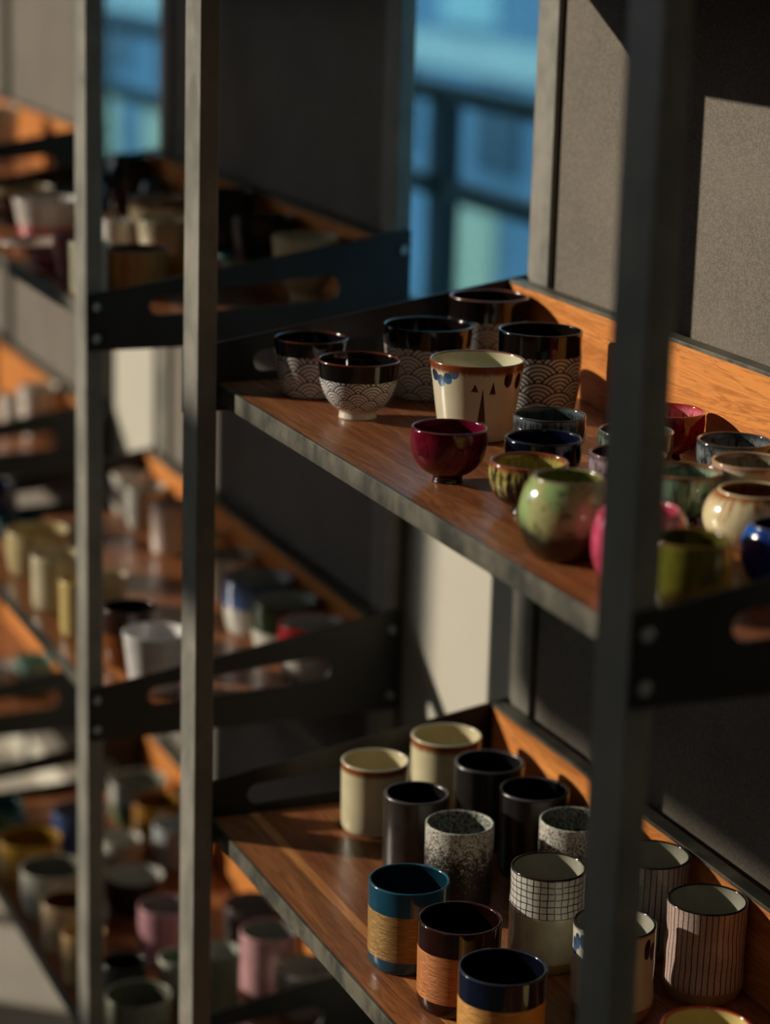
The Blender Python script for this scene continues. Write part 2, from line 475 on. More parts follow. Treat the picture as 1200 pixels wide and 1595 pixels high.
# cups: x, y, rim radius, height, shelf level
POS = {
    'wave1': (-2.0247, 0.7657, 0.0339, 0.0534, 1),
    'bluebowl': (-1.9225, 0.7721, 0.0367, 0.0519, 1),
    'wave3': (-1.9932, 0.8678, 0.0413, 0.0666, 1),
    'cream': (-1.8234, 0.8402, 0.0407, 0.0673, 1),
    'wave5': (-2.0600, 0.9592, 0.0380, 0.0790, 1),
    'wave6': (-1.8947, 0.9335, 0.0378, 0.0760, 1),
    'crimson': (-1.6809, 0.7527, 0.0304, 0.0436, 1),
    'dkgrey': (-1.7109, 0.8547, 0.0301, 0.0420, 1),
    'navy': (-1.6418, 0.8155, 0.0304, 0.0400, 1),
    'yellow': (-1.5726, 0.7701, 0.0298, 0.0396, 1),
    'green': (-1.4512, 0.7415, 0.0249, 0.0579, 1),
    'pink': (-1.3739, 0.7576, 0.0265, 0.0527, 1),
    'olive': (-1.3109, 0.7610, 0.0259, 0.0482, 1),
    'blue': (-1.3473, 0.8536, 0.0239, 0.0414, 1),
    'cbrown': (-1.4415, 0.8862, 0.0268, 0.0409, 1),
    'teal': (-1.5124, 0.8689, 0.0276, 0.0401, 1),
    'white17': (-1.5195, 0.9288, 0.0296, 0.0420, 1),
    'black18': (-1.5773, 0.9485, 0.0295, 0.0440, 1),
    'crim19': (-1.7036, 0.9591, 0.0310, 0.0410, 1),
    'b20': (-1.6387, 0.8950, 0.0300, 0.0420, 1),
    'b21': (-1.5689, 0.8511, 0.0297, 0.0420, 1),
    'a': (-2.0277, 0.8419, 0.0329, 0.0698, 2),
    'b': (-2.0513, 0.9271, 0.0349, 0.0780, 2),
    'c': (-1.9048, 0.8329, 0.0304, 0.0820, 2),
    'd': (-1.9591, 0.9313, 0.0337, 0.0820, 2),
    'e': (-1.8798, 0.9407, 0.0326, 0.0820, 2),
    'f': (-1.8248, 0.8409, 0.0308, 0.0820, 2),
    'g': (-1.7992, 0.9421, 0.0316, 0.0820, 2),
    'h': (-1.7362, 0.7550, 0.0347, 0.0753, 2),
    'i': (-1.6477, 0.7625, 0.0344, 0.0759, 2),
    'j': (-1.5486, 0.7548, 0.0348, 0.0780, 2),
    'k': (-1.6960, 0.8657, 0.0322, 0.0883, 2),
    'l': (-1.6925, 0.9622, 0.0335, 0.0880, 2),
    'm': (-1.6008, 0.9651, 0.0334, 0.0838, 2),
    'n': (-1.5943, 0.8760, 0.0339, 0.0790, 2),
    'o': (-1.4059, 0.8546, 0.0343, 0.0780, 2),
    'beige': (-2.5492, 0.9560, 0.0400, 0.0720, 1),
    'darkb': (-2.6979, 0.9571, 0.0389, 0.0750, 1),
    'darkg': (-2.8435, 0.9578, 0.0382, 0.0880, 1),
    'wsm': (-2.9111, 0.9571, 0.0275, 0.0500, 1),
    'tealplate': (-2.7721, 0.9528, 0.0314, 0.0200, 1),
    'cbmug': (-3.0088, 0.9223, 0.0395, 0.0600, 1),
    'cmug': (-2.8715, 0.8884, 0.0346, 0.0500, 1),
    'ribbed': (-2.6420, 0.7841, 0.0357, 0.0500, 1),
    'amber': (-2.6878, 0.8437, 0.0206, 0.0300, 1),
    'jar': (-3.2880, 0.9626, 0.0269, 0.0850, 1),
    'jar2': (-3.1815, 0.9715, 0.0197, 0.0600, 1),
    'tan': (-3.2310, 0.7944, 0.0454, 0.0500, 1),
    'ppink': (-3.0639, 0.7870, 0.0442, 0.0550, 1),
    'rose': (-2.7673, 0.7433, 0.0246, 0.0500, 1),
    'saucer': (-2.9798, 0.7491, 0.0461, 0.0120, 1),
    'pplate': (-2.8259, 0.7355, 0.0325, 0.0150, 1),
    'ivory': (-2.6343, 0.7250, 0.0220, 0.0600, 1),
    'wh18': (-2.9497, 0.8483, 0.0190, 0.0400, 1),
    'w': (-3.2937, 0.9678, 0.0277, 0.0600, 2),
    'gw': (-3.2086, 0.9659, 0.0301, 0.0600, 2),
    'pw': (-3.0716, 0.9617, 0.0285, 0.0700, 2),
    'yb': (-2.9403, 0.9760, 0.0200, 0.0600, 2),
    'cr': (-2.8260, 0.9606, 0.0354, 0.0620, 2),
    'blw': (-2.6853, 0.9527, 0.0433, 0.0700, 2),
    'grw': (-2.5936, 0.9549, 0.0406, 0.0680, 2),
    'rdw': (-2.5032, 0.9557, 0.0403, 0.0660, 2),
    'f1': (-3.0202, 0.7601, 0.0421, 0.0600, 2),
    'f2': (-2.8594, 0.7449, 0.0329, 0.0700, 2),
    'f3': (-2.7388, 0.7429, 0.0263, 0.0700, 2),
    'f4': (-2.8503, 0.8151, 0.0195, 0.0400, 2),
    'f5': (-2.6113, 0.7670, 0.0329, 0.0700, 2),
    'f6': (-2.5093, 0.7665, 0.0370, 0.0700, 2),
    'navyjar': (-3.2852, 0.7611, 0.0292, 0.0600, 2),
    'tealb': (-3.2128, 0.7801, 0.0366, 0.0300, 2),
    's1': (-2.5531, 0.8610, 0.0275, 0.0800, 3),
    'pk2': (-2.5864, 0.9390, 0.0366, 0.0800, 3),
    'dw': (-2.7024, 0.9582, 0.0378, 0.0650, 3),
    'w2': (-2.5139, 0.9593, 0.0367, 0.0600, 3),
    'gr': (-2.5914, 0.8229, 0.0245, 0.0600, 3),
    'pk': (-2.7117, 0.8437, 0.0344, 0.0750, 3),
    'wbk': (-2.8747, 0.8523, 0.0403, 0.0500, 3),
    'w3': (-3.0036, 0.8702, 0.0295, 0.0500, 3),
    'grw3': (-3.1769, 0.9459, 0.0427, 0.0650, 3),
    'must': (-3.0959, 0.9515, 0.0365, 0.0600, 3),
    'wbl': (-3.0041, 0.9494, 0.0320, 0.0600, 3),
    'bl': (-3.0999, 0.8363, 0.0382, 0.0600, 3),
    'yel': (-3.0201, 0.7463, 0.0433, 0.0600, 3),
    'teal3': (-3.1539, 0.7394, 0.0296, 0.0600, 3),
    'gw3': (-2.8959, 0.7465, 0.0435, 0.0660, 3),
    'brw': (-2.7845, 0.7366, 0.0336, 0.0660, 3),
    'bei': (-2.6862, 0.7306, 0.0276, 0.0660, 3),
    'dkb': (-2.5986, 0.7574, 0.0278, 0.0600, 3),
    'ggn': (-2.4875, 0.7425, 0.0395, 0.0700, 3),
    'Cw': (-3.9267, 0.9319, 0.0312, 0.0950, 1),
    'Cw2': (-3.8711, 0.9428, 0.0317, 0.0600, 2),
    'Cw3': (-3.8074, 0.9629, 0.0331, 0.0900, 2),
    'Ct': (-3.7926, 0.9465, 0.0348, 0.0600, 3),
    'Cw4': (-3.8001, 0.8862, 0.0234, 0.0500, 3),
}

# ------------------------------------------------------------------ glazes
def ang(m):
    x, y, z = m.coords()
    return y.atan2(x), z, x, y


@cached
def glaze(c, rough=0.14, var=0.10, scale=70.0):
    m = Mat('plain_glaze', rough=rough, spec=0.5, coat=0.25)
    x, y, z = m.coords()
    n = m.noise(m.vec(x, y, z), scale, 4)
    return m.base(m.mix(n.smooth(0.3, 0.7), tuple(v * (1 - var) for v in c), tuple(min(1, v * (1 + var)) for v in c)))


@cached
def waves(R, fan, white, line, rough=0.3):
    """overlapping fans of concentric arcs wrapped round the cup"""
    m = Mat('wave_pattern_glaze', rough=rough, spec=0.5, coat=0.15)
    a, z, x, y = ang(m)
    u = a * (round(PI * R / fan) * fan / PI / fan)
    v = z / fan
    k = (v * 2.0).floor()
    def cand(off):
        j = k + off
        xp = u - j.mod(2.0)
        dx = xp - (xp * 0.5).round() * 2.0
        dy = v - j * 0.5
        return (dx * dx + dy * dy).sqrt()
    d0, d1, d2 = cand(-1.0), cand(0.0), cand(1.0)
    s0 = d0.lt(1.0); s1 = d1.lt(1.0) * (1.0 - s0); s2 = (1.0 - s0) * (1.0 - s1)
    d = d0 * s0 + d1 * s1 + d2 * s2
    t = (d * 5.0).frac()
    ln = t.smooth(0.54, 0.64) * t.smooth(1.0, 0.93) 
    edge = d.smooth(0.94, 0.97)
    n = m.noise(m.vec(x, y, z), 900.0, 2)
    f = ln.max(edge)
    c = m.mix(f, m.mix(n.smooth(0.3, 0.7), white, tuple(q * 0.8 for q in white)), line)
    m.bump(1.0 - f, 0.35, 0.0006)
    return m.base(c)


@cached
def drip(top, mid, low, h, seed=0.0, k=5.0, rough=0.14, lo=0.42, hi=0.60):
    """glaze that runs down the wall in streaks from the rim"""
    m = Mat('running_glaze', rough=rough, spec=0.5, coat=0.3)
    a, z, x, y = ang(m)
    n = m.noise(m.vec(a * k + seed, z * 22.0, seed), 2.2, 5, 0.62, 0.6)
    n2 = m.noise(m.vec(x + seed, y, z), 110.0, 4, 0.65)
    zz = z / h
    f = (n + (zz - 0.5) * 0.28).smooth(lo, hi)
    c = m.mix(f, low, mid)
    c = m.mix(n2.smooth(0.50, 0.66) * 0.7, c, low)
    c = m.mix((zz + (n - 0.5) * 0.25).smooth(0.86, 0.98), c, top)
    return m.base(c)


@cached
def mottled(c1, c2, dark, h, seed=0.0, scale=45.0, cut=0.35, rough=0.15):
    """cloudy two-colour glaze that turns dark towards the foot"""
    m = Mat('cloudy_glaze', rough=rough, spec=0.5, coat=0.35)
    x, y, z = m.coords()
    n = m.noise(m.vec(x + seed, y, z * 0.7), scale, 4, 0.6, 0.4)
    n2 = m.noise(m.vec(x, y + seed, z), scale * 2.3, 4, 0.65, 0.8)
    c = m.mix(n.smooth(0.42, 0.6), c1, c2)
    c = m.mix(n2.smooth(0.53, 0.66) * 0.8, c, dark)
    c = m.mix((z / h + (n - 0.5) * 0.5).smooth(cut + 0.12, cut - 0.14), c, dark)
    return m.base(c)


@cached
def speckle(h, ground, fleck, full=False):
    m = Mat('speckled_glaze', rough=0.45, spec=0.4)
    x, y, z = m.coords()
    n = m.noise(m.vec(x, y, z), 640.0, 2, 0.5)
    cl = m.noise(m.vec(x, y, z), 120.0, 3, 0.6)
    zz = z / h + (cl - 0.5) * 0.35
    th = zz.smooth(0.30, 1.0, 0.72, 0.43)
    f = (n - (0.50 if full else th)).smooth(-0.02, 0.03)
    m.bump(n, 0.25, 0.0006)
    return m.base(m.mix(f, ground, fleck))


@cached
def checks(R, h, ground, line):
    """hand-ruled grid of thin dark lines"""
    m = Mat('grid_lined_glaze', rough=0.2, spec=0.5, coat=0.25)
    a, z, x, y = ang(m)
    w = m.noise(m.vec(x, y, z), 60.0, 2)
    u = (a * (R / 0.0062) + (w - 0.5) * 0.5).frac()
    v = (z / 0.0058 + (w - 0.5) * 0.5).frac()
    lu = (u - 0.5).abs().smooth(0.40, 0.45); lv = (v - 0.5).abs().smooth(0.40, 0.45)
    return m.base(m.mix(lu.max(lv), ground, line))


@cached
def pinstripe(R, h, ground, line, step=0.0052):
    """vertical thin lines down the wall"""
    m = Mat('pinstriped_glaze', rough=0.24, spec=0.5, coat=0.2)
    a, z, x, y = ang(m)
    w = m.noise(m.vec(x, y, z * 0.4), 50.0, 2)
    u = (a * (R / step) + (w - 0.5) * 0.5).frac()
    f = (u - 0.5).abs().smooth(0.38, 0.44)
    n = m.noise(m.vec(x, y, z), 400.0, 2)
    g = m.mix(n.smooth(0.35, 0.65), ground, tuple(q * 0.85 for q in ground))
    return m.base(m.mix(f, g, line))


@cached
def brushed(c, dark):
    """matt metallic band scored with fine horizontal lines"""
    m = Mat('brushed_gold_band', rough=0.42, spec=0.5, metallic=0.35)
    a, z, x, y = ang(m)
    n = m.noise(m.vec(a * 1.2, z * 900.0, 0.0), 2.0, 3, 0.6)
    n2 = m.noise(m.vec(a * 6.0, z * 500.0, 3.0), 2.0, 2, 0.6)
    m.bump(n, 0.6, 0.0012)
    c2 = m.mix(n.smooth(0.35, 0.65), dark, c)
    return m.base(m.mix(n2.smooth(0.66, 0.74) * 0.6, c2, tuple(min(1, q * 1.6) for q in c)))


@cached
def cream_rimmed(h, cream, brown, depth=0.07, petals=()):
    """cream glaze with a ragged brown edge at the rim and coloured marks (angle, height, half-angle, half-height, colour)"""
    m = Mat('cream_glaze', rough=0.2, spec=0.5, coat=0.25)
    a, z, x, y = ang(m)
    n = m.noise(m.vec(a * 7.0, z * 60.0, 0.0), 3.0, 4, 0.6)
    n3 = m.noise(m.vec(x, y, z), 40.0, 3)
    c = m.mix(n3.smooth(0.3, 0.7), cream, tuple(q * 0.9 for q in cream))
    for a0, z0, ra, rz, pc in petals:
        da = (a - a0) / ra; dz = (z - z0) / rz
        if pc == BRP:      # brown marks: narrow above, wide below
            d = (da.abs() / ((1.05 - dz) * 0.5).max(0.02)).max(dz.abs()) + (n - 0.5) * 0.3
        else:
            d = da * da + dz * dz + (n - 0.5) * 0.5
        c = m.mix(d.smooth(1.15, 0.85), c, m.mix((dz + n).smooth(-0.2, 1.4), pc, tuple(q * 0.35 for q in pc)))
    f = (z / h + (n - 0.5) * depth).smooth(1.0 - depth * 1.5, 1.0 - depth * 0.75)
    return m.base(m.mix(f, c, brown))


# ------------------------------------------------------------------ cup shapes: (radius / rim radius, height / total height)
PROFILE = {
    'mug': [(0.70, 0), (0.75, 0.015), (0.80, 0.08), (0.87, 0.28), (0.94, 0.6), (0.985, 0.86), (1.0, 1)],
    'round_mug': [(0.76, 0), (0.82, 0.02), (0.90, 0.12), (0.97, 0.36), (1.0, 0.66), (0.99, 0.85), (1.0, 1)],
    'flared_bowl': [(0.46, 0), (0.445, 0.07), (0.46, 0.13), (0.60, 0.20), (0.78, 0.36), (0.90, 0.57), (0.955, 0.78), (0.975, 0.9), (1.0, 1)],
    'footed_bowl': [(0.41, 0), (0.385, 0.06), (0.41, 0.12), (0.62, 0.20), (0.84, 0.35), (0.96, 0.54), (1.0, 0.74), (0.995, 0.9), (0.985, 1)],
    'cone': [(0.70, 0), (0.745, 0.012), (0.775, 0.10), (0.85, 0.4), (0.93, 0.75), (0.975, 0.92), (1.0, 1)],
    'globe': [(0.80, 0), (0.88, 0.015), (1.10, 0.12), (1.29, 0.30), (1.365, 0.50), (1.32, 0.70), (1.20, 0.87), (1.06, 0.97), (1.0, 1)],
    'soft_globe': [(0.75, 0), (0.84, 0.015), (1.02, 0.12), (1.18, 0.32), (1.24, 0.54), (1.20, 0.76), (1.09, 0.93), (1.0, 1)],
    'tub': [(0.82, 0), (0.9, 0.02), (1.0, 0.14), (1.07, 0.4), (1.07, 0.7), (1.02, 0.93), (1.0, 1)],
    'tumbler': [(0.86, 0), (0.91, 0.012), (0.955, 0.06), (0.975, 0.15), (0.985, 0.5), (0.995, 0.82), (1.0, 1)],
    'waisted': [(0.84, 0), (0.90, 0.02), (0.98, 0.10), (1.02, 0.24), (0.99, 0.42), (1.015, 0.60), (0.985, 0.78), (1.0, 1)],
    'plate': [(0.52, 0), (0.56, 0.2), (0.72, 0.45), (0.9, 0.75), (1.0, 1)],
}


def catmull(pts, per=14):
    p = [np.array(q, float) for q in pts]
    p = [2 * p[0] - p[1]] + p + [2 * p[-1] - p[-2]]
    out = []
    for i in range(1, len(p) - 2):
        for s in range(per):
            t = s / per
            out.append(0.5 * (2 * p[i] + (p[i + 1] - p[i - 1]) * t + (2 * p[i - 1] - 5 * p[i] + 4 * p[i + 1] - p[i + 2]) * t * t
                              + (3 * p[i] - p[i - 1] - 3 * p[i + 1] + p[i + 2]) * t ** 3))
    out.append(p[-2])
    out = np.array(out)
    out[:, 1] = np.maximum.accumulate(out[:, 1])
    return out


def vessel(key, name, label, cat, shape, bands, lining, rim=None, group=None, t=0.0026, seg=56, ribs=0, wobble=0.0):
    """bands: (part name, from, to, material) up the outside; lining: the inside; rim: the lip"""
    X, Y, R, h, lv = POS[key]
    dz = 0.0 if X > -2.2 else (0, -0.003, -0.006, -0.006)[lv]
    root = empty(name, (X, Y, LEV[lv] + dz + 0.0003), math.atan2(-Y, -X), label, cat, group)
    prof = catmull(PROFILE[shape])
    lip = t * 0.42
    H = h - lip
    rz = lambda f: float(np.interp(f, prof[:, 1], prof[:, 0])) * R
    zs = sorted(set([round(v, 5) for v in np.linspace(0, 1, 27) ** 1.35] + [round(b[1], 5) for b in bands] + [round(b[2], 5) for b in bands]))
    ring = None
    if ribs or wobble:
        def ring(an, z):
            w = 1 + (0.022 * np.sin(ribs * an) if ribs else 0)
            if wobble:
                zz = z / h
                w = w + wobble * np.sin(3 * an + 9 * zz + lv) * math.sin(PI * min(max(zz, 0), 1)) + wobble * 0.8 * math.sin(17 * zz) * math.sin(PI * min(max(zz, 0), 1))
            return w
    for i, (bn, a, b, mat) in enumerate(bands):
        pts = [(rz(f), f * H) for f in zs if a - 1e-6 <= f <= b + 1e-6]
        link(bn, lathe_mesh(bn, pts, seg, close_start=(i == 0), ring=ring), mat, root)
    lippts = [(R - t / 2 + t / 2 * math.cos(q), H + lip * math.sin(q)) for q in np.linspace(0, PI, 8)]
    link('rim', lathe_mesh('rim', lippts, seg), rim or bands[-1][3], root)
    fl = max(0.07, 0.004 / h)
    if shape in ('flared_bowl', 'footed_bowl'): fl = 0.2
    if shape == 'plate': fl = 0.35
    inner = [(R - t, H)] + [(max(rz(f) - t, R * 0.1), f * H) for f in reversed(zs) if fl < f < 0.995]
    zf = fl * H
    rb = inner[-1][0]
    inner += [(rb * 0.93, zf + 0.0006), (rb * 0.7, zf), (rb * 0.3, zf), (0.0004, zf)]
    link('lining', lathe_mesh('lining', inner, seg), lining, root)
    return root


# ------------------------------------------------------------------ cups on the near unit, upper shelf
BLACKG = glaze(srgb(20, 14, 13), 0.08, 0.2)
BROWNRIM = glaze(srgb(120, 62, 34), 0.14, 0.2)
W_GREY = srgb(214, 211, 209); L_DARK = srgb(26, 19, 21)
for key, lab, shp, wh, ln, rimc in (
        ('wave1', 'wave-patterned mug in shade beside the left post, brown-rimmed, leftmost on the upper shelf', 'mug', W_GREY, srgb(26, 22, 30), glaze(srgb(96, 48, 28), 0.12, 0.2)),
        ('wave3', 'wide dark wave-patterned mug just behind the blue and white wave bowl', 'mug', W_GREY, L_DARK, BLACKG),
        ('wave5', 'wave-patterned mug farthest back in the corner by the wooden back board', 'round_mug', srgb(206, 203, 200), L_DARK, BROWNRIM),
        ('wave6', 'tall dark wave-patterned mug right of and behind the cream cup', 'round_mug', W_GREY, srgb(24, 15, 14), BLACKG)):
    vessel(key, 'wave_mug', lab, 'mug', shp,
           [('body', 0, 0.74, waves(POS[key][2] * 0.92, 0.0176, wh, ln)), ('glaze_band', 0.74, 1, BLACKG)], BLACKG, rimc, 'wave-patterned cups', seg=72)
vessel('bluebowl', 'wave_bowl', 'small white bowl with blue wave pattern and black rim on the sunlit shelf corner', 'bowl', 'flared_bowl',
       [('foot', 0, 0.155, glaze(srgb(206, 198, 180), 0.3)),
        ('body', 0.155, 0.70, waves(0.0335, 0.0136, srgb(240, 238, 230), srgb(28, 32, 74))),
        ('glaze_band', 0.70, 1, BLACKG)], BLACKG, glaze(srgb(108, 48, 28), 0.12, 0.2), 'wave-patterned cups', seg=72)
hc = POS['cream'][3]
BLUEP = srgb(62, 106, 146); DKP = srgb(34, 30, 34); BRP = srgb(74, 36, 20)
pet = ((-0.516, hc - 0.0075, 0.125, 0.0048, BLUEP), (-0.68, hc - 0.0125, 0.12, 0.0050, BLUEP), (-0.90, hc - 0.0155, 0.13, 0.0052, BLUEP), (-1.14, hc - 0.0120, 0.16, 0.0050, srgb(40, 60, 92)),
       (0.76, hc - 0.0115, 0.12, 0.0075, DKP), (1.12, hc - 0.0150, 0.13, 0.0070, DKP),
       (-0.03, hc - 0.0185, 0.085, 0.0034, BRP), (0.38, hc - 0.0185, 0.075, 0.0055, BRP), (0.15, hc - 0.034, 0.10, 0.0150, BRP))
CREAM = srgb(214, 206, 178)
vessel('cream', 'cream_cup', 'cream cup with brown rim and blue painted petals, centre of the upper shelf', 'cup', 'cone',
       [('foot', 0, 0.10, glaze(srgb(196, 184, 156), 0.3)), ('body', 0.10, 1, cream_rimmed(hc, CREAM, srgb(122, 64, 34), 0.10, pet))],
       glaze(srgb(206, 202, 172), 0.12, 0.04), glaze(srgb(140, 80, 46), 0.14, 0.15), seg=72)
CRIM = mottled(srgb(104, 20, 38), srgb(84, 13, 30), srgb(44, 6, 15), 0.0436, 1.0, 90.0, 0.12, 0.1)
CRIM_IN = glaze(srgb(92, 14, 36), 0.08, 0.2)
vessel('crimson', 'tea_bowl', 'crimson footed tea bowl at the front edge, before the cream cup', 'bowl', 'footed_bowl',
       [('foot', 0, 0.15, glaze(srgb(36, 10, 14), 0.2)), ('body', 0.15, 1, CRIM)], CRIM_IN, glaze(srgb(96, 22, 30), 0.08), 'glazed tea bowls')
vessel('crim19', 'tea_bowl', 'crimson tea bowl with pink streaked inside, against the back board', 'bowl', 'footed_bowl',
       [('foot', 0, 0.15, glaze(srgb(36, 10, 14), 0.2)), ('body', 0.15, 1, mottled(srgb(122, 18, 30), srgb(98, 12, 24), srgb(50, 6, 14), 0.041, 4.0, 60.0, 0.1, 0.1))],
       drip(srgb(196, 60, 76), srgb(222, 140, 150), srgb(170, 24, 44), 0.041, 2.0, 9.0), glaze(srgb(150, 50, 50), 0.1), 'glazed tea bowls')
SOOT = srgb(18, 20, 22)
vessel('dkgrey', 'tea_bowl', 'charcoal tea bowl with grey streaked rim, behind the navy bowl', 'bowl', 'footed_bowl',
       [('foot', 0, 0.15, glaze(SOOT, 0.2)), ('body', 0.15, 1, drip(srgb(96, 106, 108), srgb(74, 82, 86), SOOT, 0.042, 3.0, 9.0, 0.1, 0.46, 0.66))],
       drip(srgb(88, 98, 100), srgb(66, 78, 82), SOOT, 0.042, 5.0, 8.0, 0.08), glaze(srgb(66, 62, 60), 0.1), 'glazed tea bowls')
vessel('navy', 'tea_bowl', 'plain navy black tea bowl between the charcoal and yellow bowls', 'bowl', 'footed_bowl',
       [('foot', 0, 0.15, glaze(SOOT, 0.2)), ('body', 0.15, 1, glaze(srgb(12, 14, 30), 0.08, 0.2))], glaze(srgb(10, 14, 38), 0.06, 0.2), glaze(srgb(26, 24, 34), 0.08), 'glazed tea bowls')
vessel('yellow', 'tea_bowl', 'yellow and black marbled tea bowl with red-brown rim, behind the green cup', 'bowl', 'footed_bowl',
       [('foot', 0, 0.15, glaze(SOOT, 0.2)), ('body', 0.15, 1, drip(srgb(140, 52, 30), srgb(196, 180, 104), srgb(24, 18, 20), 0.0396, 8.0, 6.5, 0.14, 0.545, 0.60))],
       drip(srgb(116, 60, 34), srgb(176, 164, 88), srgb(104, 96, 40), 0.0396, 3.0, 8.0, 0.08), glaze(srgb(138, 62, 40), 0.1), 'glazed tea bowls')
vessel('green', 'globe_cup', 'round mossy green cup with brown base at the front edge', 'cup', 'globe',
       [('body', 0, 1, mottled(srgb(146, 172, 112), srgb(172, 168, 116), srgb(46, 34, 20), 0.058, 2.0, 52.0, 0.44))],
       mottled(srgb(134, 156, 92), srgb(150, 148, 80), srgb(50, 58, 30), 0.058, 5.0, 50.0, 0.1), glaze(srgb(150, 140, 110), 0.12), 'round glazed cups', seg=64)
vessel('pink', 'globe_cup', 'round bright pink cup mostly hidden behind the near post', 'cup', 'soft_globe',
       [('body', 0, 1, mottled(srgb(190, 66, 98), srgb(206, 88, 116), srgb(150, 34, 66), 0.053, 7.0, 50.0, 0.1))],
       glaze(srgb(196, 70, 100), 0.1), glaze(srgb(214, 110, 130), 0.12), 'round glazed cups')
vessel('olive', 'globe_cup', 'dark olive cup nearest the camera, beside the black side panel', 'cup', 'tub',
       [('body', 0, 1, mottled(srgb(112, 108, 40), srgb(96, 98, 34), srgb(46, 40, 16), 0.05, 3.0, 40.0, 0.3))],
       mottled(srgb(120, 112, 40), srgb(80, 78, 28), srgb(40, 34, 14), 0.05, 1.0), glaze(srgb(110, 84, 44), 0.12), 'round glazed cups')
vessel('blue', 'globe_cup', 'cobalt blue cup with pale patches at the right edge', 'cup', 'soft_globe',
       [('body', 0, 1, mottled(srgb(26, 86, 170), srgb(20, 44, 110), srgb(14, 20, 52), 0.042, 3.5, 36.0, 0.2))],
       glaze(srgb(14, 20, 48), 0.08), glaze(srgb(60, 80, 120), 0.12), 'round glazed cups')
vessel('cbrown', 'globe_cup', 'round cream cup with rust-brown drips from the rim', 'cup', 'globe',
       [('body', 0, 1, drip(srgb(150, 88, 48), srgb(166, 104, 60), srgb(220, 206, 164), 0.040, 2.5, 5.0, 0.14, 0.56, 0.72))],
       drip(srgb(196, 170, 120), srgb(140, 76, 40), srgb(96, 58, 34), 0.040, 6.0, 6.0), glaze(srgb(206, 190, 150), 0.12), 'round glazed cups')
vessel('teal', 'tea_bowl', 'sea green tea bowl with brown rim, right of the near post', 'bowl', 'footed_bowl',
       [('foot', 0, 0.15, glaze(SOOT, 0.2)), ('body', 0.15, 1, drip(srgb(96, 66, 48), srgb(112, 140, 122), srgb(52, 72, 66), 0.04, 1.5, 4.0))],
       drip(srgb(120, 70, 46), srgb(150, 172, 150), srgb(70, 92, 80), 0.04, 4.0, 6.0), glaze(srgb(130, 96, 70), 0.1), 'glazed tea bowls')
vessel('white17', 'tea_bowl', 'off-white tea bowl with thin brown streaked rim at the right edge', 'bowl', 'footed_bowl',
       [('foot', 0, 0.15, glaze(SOOT, 0.2)), ('body', 0.15, 1, drip(srgb(168, 120, 88), srgb(206, 200, 180), srgb(164, 160, 144), 0.042, 2.0, 6.0))],
       drip(srgb(120, 92, 70), srgb(150, 142, 122), srgb(90, 80, 66), 0.042, 3.0, 9.0), glaze(srgb(176, 150, 120), 0.1), 'glazed tea bowls')
vessel('black18', 'tea_bowl', 'black tea bowl with silvery streaks, nearest the back board at right', 'bowl', 'footed_bowl',
       [('foot', 0, 0.15, glaze(SOOT, 0.2)), ('body', 0.15, 1, drip(srgb(40, 42, 46), srgb(120, 126, 128), srgb(16, 18, 22), 0.044, 6.0, 7.0, 0.1, 0.50, 0.62))],
       drip(srgb(50, 54, 58), srgb(112, 120, 124), srgb(18, 22, 26), 0.044, 2.0, 9.0, 0.08), glaze(srgb(60, 60, 62), 0.08), 'glazed tea bowls')
vessel('b20', 'tea_bowl', 'dark grey-green tea bowl showing on both sides of the near post', 'bowl', 'footed_bowl',
       [('foot', 0, 0.15, glaze(SOOT, 0.2)), ('body', 0.15, 1, drip(srgb(60, 64, 60), srgb(96, 108, 98), srgb(22, 26, 24), 0.042, 9.0, 7.0, 0.1))],
       glaze(srgb(60, 66, 62), 0.08), glaze(srgb(90, 90, 84), 0.08), 'glazed tea bowls')
vessel('b21', 'tea_bowl', 'plum tea bowl with white streaks, behind the near post and green cup', 'bowl', 'footed_bowl',
       [('foot', 0, 0.15, glaze(SOOT, 0.2)), ('body', 0.15, 1, drip(srgb(70, 50, 56), srgb(158, 140, 150), srgb(50, 18, 28), 0.042, 5.0, 8.0, 0.1, 0.48, 0.6))],
       glaze(srgb(50, 26, 34), 0.08), glaze(srgb(110, 90, 90), 0.08), 'glazed tea bowls')

# ------------------------------------------------------------------ cups on the near unit, lower shelf
IVORY = srgb(214, 204, 168)
for key, lab in (('a', 'cream tumbler with brown-shaded rim, leftmost on the lower shelf'),
                 ('b', 'cream tumbler with orange-brown rim in the back corner of the lower shelf')):
    h_ = POS[key][3]
    vessel(key, 'tumbler', lab, 'tumbler', 'tumbler', [('body', 0, 1, cream_rimmed(h_, IVORY, srgb(140, 78, 40), 0.10))],
           glaze(srgb(212, 200, 160), 0.25, 0.04), glaze(srgb(214, 206, 180), 0.2), 'cream tumblers')
MATTE = glaze(srgb(22, 20, 20), 0.34, 0.25)
MATTE_IN = glaze(srgb(14, 12, 12), 0.3, 0.2)
for key, lab in (('c', 'black tumbler with brown sheen between the cream and speckled tumblers'),
                 ('d', 'black tumbler with grey rim, second from the back corner'),
                 ('e', 'plain black tumbler with thick rim beside the wooden back board')):
    vessel(key, 'tumbler', lab, 'tumbler', 'tumbler', [('body', 0, 1, glaze(srgb(44, 36, 32), 0.36, 0.3) if key == 'c' else MATTE)], MATTE_IN,
           glaze(srgb(78, 72, 74), 0.3), 'black tumblers', t=0.0034)
